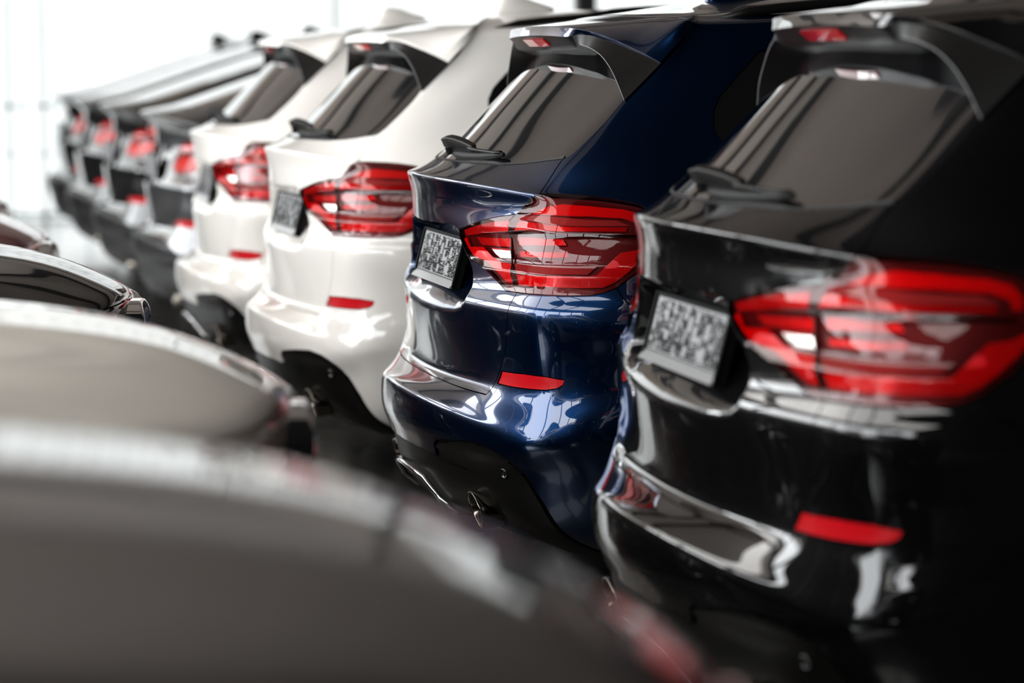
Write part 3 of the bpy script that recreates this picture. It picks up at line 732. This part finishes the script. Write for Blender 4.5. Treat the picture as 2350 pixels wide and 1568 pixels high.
# ------------------------------------------------------------------ the fastback SUV
def suv_fastback(name):
    sf = Surf(FAST, True); root = empty(name, (0, 0, 0)); paint = P_BLACK
    car_core(sf, root)
    ar, af = arch(sf, .965), arch(sf, 3.83); holes = side_parts(sf, root, paint, True)
    lampp = [(2.55,14.25),(4.2,14.6),(5.6,14.75),(6.5,14.45),(6.75,13.9),(6.1,13.5),(5.7,12.7),(4.6,12.3),(3.1,12.25),(2.5,12.6)]
    glass = mir([(0,18.0),(3.2,18.05),(3.85,18.3),(3.9,20),(3.75,21.5),(0,21.6)])
    wsc = [(16,17.5),(14.3,17.5),(14.15,18),(14.12,20),(14.15,21.6),(16,21.6)]
    gh = [(0,18.0),(3.2,18.05),(3.85,18.3),(3.9,20),(3.75,21.5),(0,21.6)]
    upper = [(0,7.4),(3.3,7.2),(4.1,9.4),(4.2,11.9),(4.19,12.25)]
    outer = [(0,14.4),(1.5,14.4),(2.55,14.6),(4.2,15.3),(6.9,15.2),(7.3,13),(6.7,11.6), sf.side(.70,.69,thi=12),(8.9,8),(8.9,0),(16,0),(16,25),(0,25)]
    g = panel(sf, outer, holes+[ar, af, wsc, gh], res=7, keep0=True); put('body_shell', joined(g, mirrored(g)), paint, root)
    g = panel(sf, [(0,7.4),(3.3,7.2),(4.1,9.4),(4.2,11.9),(6.7,11.6),(7.3,13),(6.9,15.2),(4.2,15.3),(2.55,14.6),(1.5,14.4),(0,14.4)], [lampp, [(-1,14.1),(1.8,14.1),(2.1,12.2),(1.9,11.2),(-1,11.0)]], res=8, keep0=True)
    tg = put('tailgate', joined(g, mirrored(g)), paint, root)
    put('plate_recess', panel(sf, mir([(0,14.1),(1.8,14.1),(2.1,12.2),(1.9,11.2),(0,11.0)]), off=-.035, flange=-.035, gap=0, res=8), paint, tg)
    g = panel(sf, [(0,7.4),(3.3,7.2),(4.1,9.4),(4.2,11.9),(6.7,11.6), sf.side(.70,.69,thi=12),(8.9,8),(8.9,0),(0,0)], [REFLP, ar, [(-1,6.3),(3.2,6.1),(4.6,5.2),(5.5,3.2),(6.6,2.2),(6.6,-1),(-1,-1)]], res=9, keep0=True)
    bo = put('bumper', joined(g, mirrored(g)), paint, root)
    both('reflector', sf, REFLP, REFL, bo, gap=.001, off=-.003, res=8)
    put('bumper_insert', panel(sf, mir([(0,6.3),(3.2,6.1),(4.6,5.2),(5.5,3.2),(6.6,2.2),(6.6,0),(0,0)]), res=8, off=-.01, flange=.02), PLAST, root)
    put('rear_window', panel(sf, glass, res=8, off=-.002), GLASS, root)
    gw = panel(sf, wsc, res=6, gap=.001); put('windscreen', joined(gw, mirrored(gw)), GLASS, root)
    a, b = both('tail_lamp', sf, lampp, LENS, root, gap=.001, off=.006, flange=.0, res=10)
    for o, s_ in ((a, 1), (b, -1)):
        q = lambda pl: [(s_*u, v) for u, v in pl]
        put('lamp_housing', panel(sf, q(lampp), off=-.008, gap=.0, flange=.02, res=8), L_DARK, o)
        put('light_guide', panel(sf, q([(2.7,14.15),(4.2,14.45),(5.6,14.6),(6.4,14.3),(6.4,13.9),(5.5,14.1),(4.2,14.0),(2.7,13.8)]), off=.001, gap=0, flange=.005, res=8), L_RED2, o)
        put('light_guide', panel(sf, q([(2.7,13.4),(4.4,13.5),(5.6,13.5),(5.5,12.9),(4.6,12.5),(3.1,12.4),(2.65,12.7)]), off=.001, gap=0, flange=.005, res=8), L_RED, o)
    pl = MB(); pl.box(.0525, .064, -.26, .26, .86, .985); pc = pl.build('plate_carrier', PLATEB, root, bevel=.002)
    r_ = random.Random(5); rel = MB(); rel.box(.0515, .0525, -.255, .255, .865, .98)
    for k in range(26):
        for j_ in range(6):
            if r_.random() < .6: rel.box(.050, .053, -.25+k*.019, -.25+k*.019+.015, .875+j_*.018, .875+j_*.018+.014)
    rel.build('carrier_relief', PLATEG, pc)
    for sg in (-1, 1):
        b = MB(); n = 24
        rg = lambda f, dx: [(.10+dx, sg*.55+math.cos(a)*.045*f, .27+math.sin(a)*.03*f) for a in np.linspace(0, 2*math.pi, n+1)[:-1]]
        b.loft([rg(1, .25), rg(1, 0), rg(.9, 0), rg(.88, .15)], cap=False); b.build('exhaust_tip', STEEL, root, smooth=True)
        b = MB(); b.loft([rg(.88, .14), rg(.85, .15)]); b.build('pipe_bore', SOOT, root)
        bb = bpy.data.objects
    antenna(root, GLOSSB, 1.22, 1.585, .9)
    for x in (.965, 3.83):
        for sg in (-1, 1): wheel(root, x, sg)
    mirrors(root, paint)
    return root

# ------------------------------------------------------------------ cars nosing in from the left
def suv_nose(name):
    sf = Surf(ROWS); root = empty(name, (0, 0, 0)); paint = P_BLACK
    car_core(sf, root)
    ar, af = arch(sf, .965), arch(sf, 3.83); holes = side_parts(sf, root, paint)
    hood = [(16,13.2),(15.2,13.2),(14.4,13.1),(13.8,13.0),(13.3,13.3),(12.8,13.9),(12.3,14.9),(12.2,15.9),(13.5,15.9),(16,15.9)]
    wsc = [(16,17.5),(14.3,17.5),(14.15,18),(14.12,20),(14.15,21.6),(16,21.6)]
    rw = [(0,17.9),(3.94,18),(4.1,18.4),(3.94,19.4),(3.7,20.6),(0,20.6)]
    hl = [(14.72,12.80),(14.4,12.85),(13.9,12.75),(13.35,12.5),(13.30,12.0),(13.8,11.2),(14.3,10.7),(14.66,10.6)]
    kid = [(15.90,12.98),(15.55,13.0),(15.20,12.92),(14.90,12.5),(14.86,11.4),(14.94,10.3),(15.2,9.7),(15.6,9.6),(15.86,9.9)]
    air = [(16,5.6),(15.2,5.6),(14.5,6.2),(14.1,5.9),(14.2,3.6),(14.8,2.6),(16,2.6)]
    bl = [(0,0),(0,25),(16,25),(16,0)]
    g = panel(sf, bl, holes+[ar, af, wsc, rw, hood, hl, air], res=8, keep0=True); put('body_shell', joined(g, mirrored(g)), paint, root)
    for nm, p, m_, kw in (('windscreen', wsc, GLASS, {}), ('rear_window', rw, GLASS, {}), ('hood', hood, paint, dict(res=16, lift=relief(sf, hood_h))), ('air_intake', air, PLAST, dict(off=-.03))):
        g = panel(sf, p, gap=.002, keep0=True, **kw); put(nm, joined(g, mirrored(g)), m_, root)
    # kidney grilles: a deep chrome ring with upright slats, following the lean of the nose
    col = sf.D[:int(15*TS), -int(SS*.7)]; o_ = np.argsort(col[:, 2])
    xs = lambda z: float(np.interp(z, col[o_, 2], col[o_, 0]))
    for sg in (1, -1):
        cy, hw, z0, z1 = .195, .165, .60, .888
        def out(f, n=56):
            r = []
            for t_ in np.linspace(0, 2*math.pi, n+1)[:-1]:
                c_, s_ = math.cos(t_), math.sin(t_); e = 2/3.2
                r.append((cy+hw*f*math.copysign(abs(c_)**e, c_), (z0+z1)/2+(z1-z0)/2*(f if f == 1 else 1-(1-f)*1.2)*math.copysign(abs(s_)**e, s_)))
            return r
        xf = lambda z, y: xs(min(z, .87))+.088-max(0, z-.80)**2*2.6-(abs(y)-.03)*.15
        rg = lambda f, d: [(xf(z, y)+d, -sg*y, z) for y, z in out(f)]
        b = MB(); b.loft([rg(1, -.15), rg(1, -.006), rg(.985, 0), rg(.955, 0), rg(.94, -.008), rg(.94, -.035)], cap=False); k = b.build('kidney_grille', CHROME, root, smooth=True)
        b = MB(); b.loft([rg(.945, -.030), rg(.5, -.030), rg(.02, -.030)], cap=False); b.build('grille_backing', CORE, k)
        for y in np.linspace(cy-hw*.80, cy+hw*.80, 9):
            q = abs((y-cy)/(hw*.94)); hz = (z1-z0)/2*.93*(1-q**3.2)**(1/3.2); zm = (z0+z1)/2; sl = MB()
            sl.loft([[(xf(z, y)-.004, -sg*(y-.0015), z), (xf(z, y)-.004, -sg*(y+.0015), z), (xf(z, y)-.030, -sg*(y+.002), z), (xf(z, y)-.030, -sg*(y-.002), z)] for z in np.linspace(zm-hz, zm+hz, 14)])
            sl.build('grille_slat', GLOSSB, k)
            ed = MB(); ed.tube([(xf(z, y)-.003, -sg*y, z) for z in np.linspace(zm-hz, zm+hz, 14)], .0016, 6); ed.build('slat_edge', CHROME, k, smooth=True)
    a, b = both('headlamp', sf, hl, CLEAR, root, gap=.001, off=.003, flange=0, res=10)
    for o, s_ in ((a, 1), (b, -1)):
        q = [(s_*u, v) for u, v in hl]
        put('lamp_housing', panel(sf, q, off=-.03, gap=0, flange=.0, res=8), PLAST, o)
        for cs, ct in ((14.35, 12.0), (13.85, 12.1)):
            p, n = sf.ev(s_*cs, ct, -.03); nn = Vector((1, n[1]*.2, 0)).normalized(); aa = Vector((0, 1, 0)); cc = Vector((0, 0, 1)); d = MB()
            d.loft([[Vector(p)+aa*math.cos(t_)*r+cc*math.sin(t_)*r+nn*h for t_ in np.linspace(0, 2*math.pi, 25)[:-1]] for r, h in ((.045, -.02), (.045, .012), (.040, .014), (.036, .004), (.02, .012), (.004, .016))])
            d.build('projector_lens', ALLOY, o, smooth=True)
    for x in (.965, 3.83):
        for sg in (-1, 1): wheel(root, x, sg)
    mirrors(root, paint)
    return root

def children(o): return CH.get(o.name, [])
def copy_tree(o, parent=None, swap=None):
    c = o.copy(); COL.objects.link(c)
    if parent: c.parent = parent
    if swap and c.type == 'MESH':
        for i, sl in enumerate(c.material_slots):
            if sl.material in swap:
                m_ = swap[sl.material]; sl.link = 'OBJECT'; sl.material = m_
    for ch in children(o): copy_tree(ch, c, swap)
    return c
def recolor(o, swap):
    for ch in [o]+children(o):
        if ch.type == 'MESH':
            for i, sl in enumerate(ch.material_slots):
                if sl.material in swap:
                    m_ = swap[sl.material]; sl.link = 'OBJECT'; sl.material = m_
        if ch is not o: recolor(ch, swap)

# ------------------------------------------------------------------ the hall
XW, XE, YS, YN, ZC = -8.0, 11.0, -9.0, 26.5, 5.6
def box_obj(name, b, m, label=None, kind='structure', parent=None):
    mb = MB(); mb.box(*b); o = mb.build(name, m, parent)
    if kind: o['kind'] = kind
    return o
FLOOR = mat('polished dark concrete', (.055, .052, .048), .28, spec=.5, coat=.8, coat_rough=.10)
nt = FLOOR.node_tree; b_ = nt.nodes['Principled BSDF']; tc = nt.nodes.new('ShaderNodeTexCoord'); n_ = nt.nodes.new('ShaderNodeTexNoise'); cr = nt.nodes.new('ShaderNodeValToRGB'); mr = nt.nodes.new('ShaderNodeMapRange')
n_.inputs['Scale'].default_value = 1.6; n_.inputs['Detail'].default_value = 8
cr.color_ramp.elements[0].color = (.040, .038, .035, 1); cr.color_ramp.elements[1].color = (.075, .072, .067, 1)
mr.inputs['To Min'].default_value = .2; mr.inputs['To Max'].default_value = .36
nt.links.new(tc.outputs['Object'], n_.inputs['Vector']); nt.links.new(n_.outputs['Fac'], cr.inputs['Fac']); nt.links.new(cr.outputs[0], b_.inputs['Base Color'])
nt.links.new(n_.outputs['Fac'], mr.inputs['Value']); nt.links.new(mr.outputs[0], b_.inputs['Roughness'])
CEIL = mat('warm grey ceiling sheet', (.52, .44, .385), .7)
noise_bump(CEIL, 1.5, .2, .01)
WALLD = mat('dark wall cladding', (.018, .017, .017), .8, spec=.1)
BEAM = mat('dark steel beam', (.02, .02, .02), .5)
MULL = mat('pale steel mullion', (.62, .68, .68), .5)
def daylight(name, strength, tint, rib, axis='X', lo=.5):
    m = bpy.data.materials.new(name); m.use_nodes = True; nt = m.node_tree; nt.nodes.clear()
    o = nt.nodes.new('ShaderNodeOutputMaterial'); e = nt.nodes.new('ShaderNodeEmission'); tc = nt.nodes.new('ShaderNodeTexCoord')
    sx = nt.nodes.new('ShaderNodeSeparateXYZ'); md = nt.nodes.new('ShaderNodeMath'); md.operation = 'PINGPONG'; md.inputs[1].default_value = rib/2
    rp = nt.nodes.new('ShaderNodeValToRGB'); dv = nt.nodes.new('ShaderNodeMath'); dv.operation = 'DIVIDE'; dv.inputs[1].default_value = rib/2
    nt.links.new(tc.outputs['Object'], sx.inputs[0]); nt.links.new(sx.outputs[axis], md.inputs[0]); nt.links.new(md.outputs[0], dv.inputs[0]); nt.links.new(dv.outputs[0], rp.inputs[0])
    rp.color_ramp.elements[0].color = (tint[0]*lo*.93, tint[1]*lo, tint[2]*lo, 1); rp.color_ramp.elements[0].position = .05
    rp.color_ramp.elements[1].color = (*tint, 1); rp.color_ramp.elements[1].position = .20
    nt.links.new(rp.outputs[0], e.inputs[0]); e.inputs[1].default_value = strength; nt.links.new(e.outputs[0], o.inputs[0])
    return m
D_FAR = daylight('backlit channel glass', 1.25, (.97, 1.0, 1.0), .30, 'X', .70)
D_FAR2 = daylight('backlit ribbed end glazing', 2.4, (.97, 1.0, 1.0), .15, 'X', .5)
D_SIDE = daylight('backlit ribbed side glazing', 11.0, (.95, .98, 1.0), .13, 'Y')
D_SKY = daylight('ribbed rooflight', 7.0, (1.0, .98, .95), .20, 'Y')

box_obj('floor', (XW, XE, YS, YN, -.1, 0), FLOOR)
box_obj('ceiling', (XW, XE, 8.0, YN, ZC, ZC+.1), CEIL)
box_obj('ceiling', (XW, XE, YS, 8.0, ZC, ZC+.1), WALLD)  # near part coloured dark as if unlit, keeping car reflections dark
box_obj('wall_right', (XE, XE+.2, YS, YN, 0, ZC), WALLD)
box_obj('wall_near', (XW, XE, YS-.2, YS, 0, ZC), WALLD)
box_obj('wall_left', (XW-.2, XW, YS, YN, 0, 1.9), WALLD)
box_obj('wall_left', (XW-.2, XW, YS, YN, 5.0, ZC), WALLD)
box_obj('window_1', (XW-.12, XW-.06, YS, YN, 1.9, 5.0), D_SIDE)
for k in range(9):
    y = YS+.5+k*4.3
    box_obj('trim_1', (XW-.05, XW+.12, y, y+.22, 1.9, 5.0), BEAM)
box_obj('window_2', (.1, XE, YN+.06, YN+.12, .0, 4.4), D_FAR)
box_obj('window_4', (XW, .1, YN+.06, YN+.12, 1.9, 4.4), D_FAR2)
box_obj('wall_far', (XW, .1, YN, YN+.2, 0, 1.9), WALLD)
box_obj('wall_far', (XW, XE, YN, YN+.2, 4.4, ZC), CEIL)
for z, h in ((1.03, .03), (.60, .012), (.02, .05), (3.2, .02)):
    box_obj('trim_2', (.1, XE, YN-.02, YN+.05, z, z+h), MULL)
for x in (.08, 1.37, 1.68, 4.4, 9.4):
    box_obj('trim_3', (x, x+.04, YN-.02, YN+.05, 0, 4.4), MULL)
box_obj('trim_3', (6.75, 6.95, YN-.1, YN+.05, 0, ZC), BEAM)
for y in (-6, 1.5, 9, 15.5, 18.6, 24):
    box_obj('trim_4', (XW, XE, y, y+.14, ZC-.34, ZC-.02), BEAM)
box_obj('window_3', (-6.2, -3.6, 4.6, 19, ZC-.03, ZC-.015), D_SKY)
box_obj('fill_rooflight', (-5.4, -2.9, -6, 4.3, ZC-.03, ZC-.015), D_SKY)  # unseen rooflight added to brighten the left hoods and white car sides

# ------------------------------------------------------------------ place the cars
proto = suv_wagon('suv')
fast = suv_fastback('suv')
nose = suv_nose('suv')
CH = {}
for o in bpy.data.objects:
    if o.parent: CH.setdefault(o.parent.name, []).append(o)
G1 = 'SUVs parked in a row with their tails to the aisle'
wag = [
 ((1.499, 5.322, 0), -.0149, P_BLACK, 'glossy black SUV at the right edge, largest tail lamp, nearest of the tail-out row'),
 ((1.483, 7.655, 0), .0004, P_BLUE, 'dark blue metallic SUV in sharp focus between the black one and the white ones'),
 ((1.4205, 10.052, 0), .0207, P_WHITE, 'white SUV directly behind the blue one, its whole rear window and near tail lamp visible'),
 ((1.4234, 12.475, 0), -.0166, P_WHITE, 'farther white SUV, its tail lamp partly hidden by the nearer white SUV')]
for i, (loc, rz, pm, lb) in enumerate(wag):
    o = proto if i == 0 else copy_tree(proto, None, {P_BLACK: pm})
    o.location = loc; o.rotation_euler.z = rz; tag(o, lb, 'car', G1)
G2 = 'fastback SUVs beyond the white cars'
fb = [((1.44, 14.75, 0), .0, P_GREY, 'grey fastback SUV right behind the farther white SUV, smoky bumper'),
      ((1.44, 17.25, 0), .0, P_BLACK, 'black fastback SUV second beyond the white cars, bright red square lamp'),
      ((1.46, 19.75, 0), .0, P_BLACK, 'blurred black fastback SUV third beyond the white cars'),
      ((1.50, 22.25, 0), .0, P_BLACK, 'farthest fastback SUV of the row, nearest the bright window wall')]
for i, (loc, rz, pm, lb) in enumerate(fb):
    o = fast if i == 0 else copy_tree(fast, None, {P_BLACK: pm})
    if i == 0: first = o
    o.location = loc; o.rotation_euler.z = rz; tag(o, lb, 'car', G2)
recolor(first, {P_BLACK: P_GREY})
G3 = 'cars parked nose to the aisle on the left'
ns = [((-4.00, 2.28, 0), P_GUN, 'dark grey SUV hood filling the bottom left, strongly blurred'),
      ((-3.92, 5.05, 0), P_CREAM, 'cream white SUV hood second from the camera on the left'),
      ((-3.94, 7.75, 0), P_BLACK, 'black SUV nose in focus with chrome kidney grille, left of the white SUVs'),
      ((-4.02, 10.1, 0), P_RED, 'dark red SUV hood just showing above the black nose at the left edge'),
      ((-4.06, 12.7, 0), P_GREY, 'farthest left-row nose, small dark curve at the left edge above the red hood')]
for i, (loc, pm, lb) in enumerate(ns):
    o = nose if i == 0 else copy_tree(nose, None, {P_BLACK: pm})
    if i == 0: fn_ = o
    o.location = loc; tag(o, lb, 'car', G3)
    if pm is P_CREAM: o.scale = (1, 1, .985)
    if pm is P_BLACK: o.scale = (1, 1, .94)
    if pm is P_RED: o.scale = (1, 1, .95)
    if pm is P_GREY: o.scale = (1, 1, .97)
    if pm is P_GUN: o.scale = (1, 1, 1.09)
recolor(fn_, {P_BLACK: P_GUN})
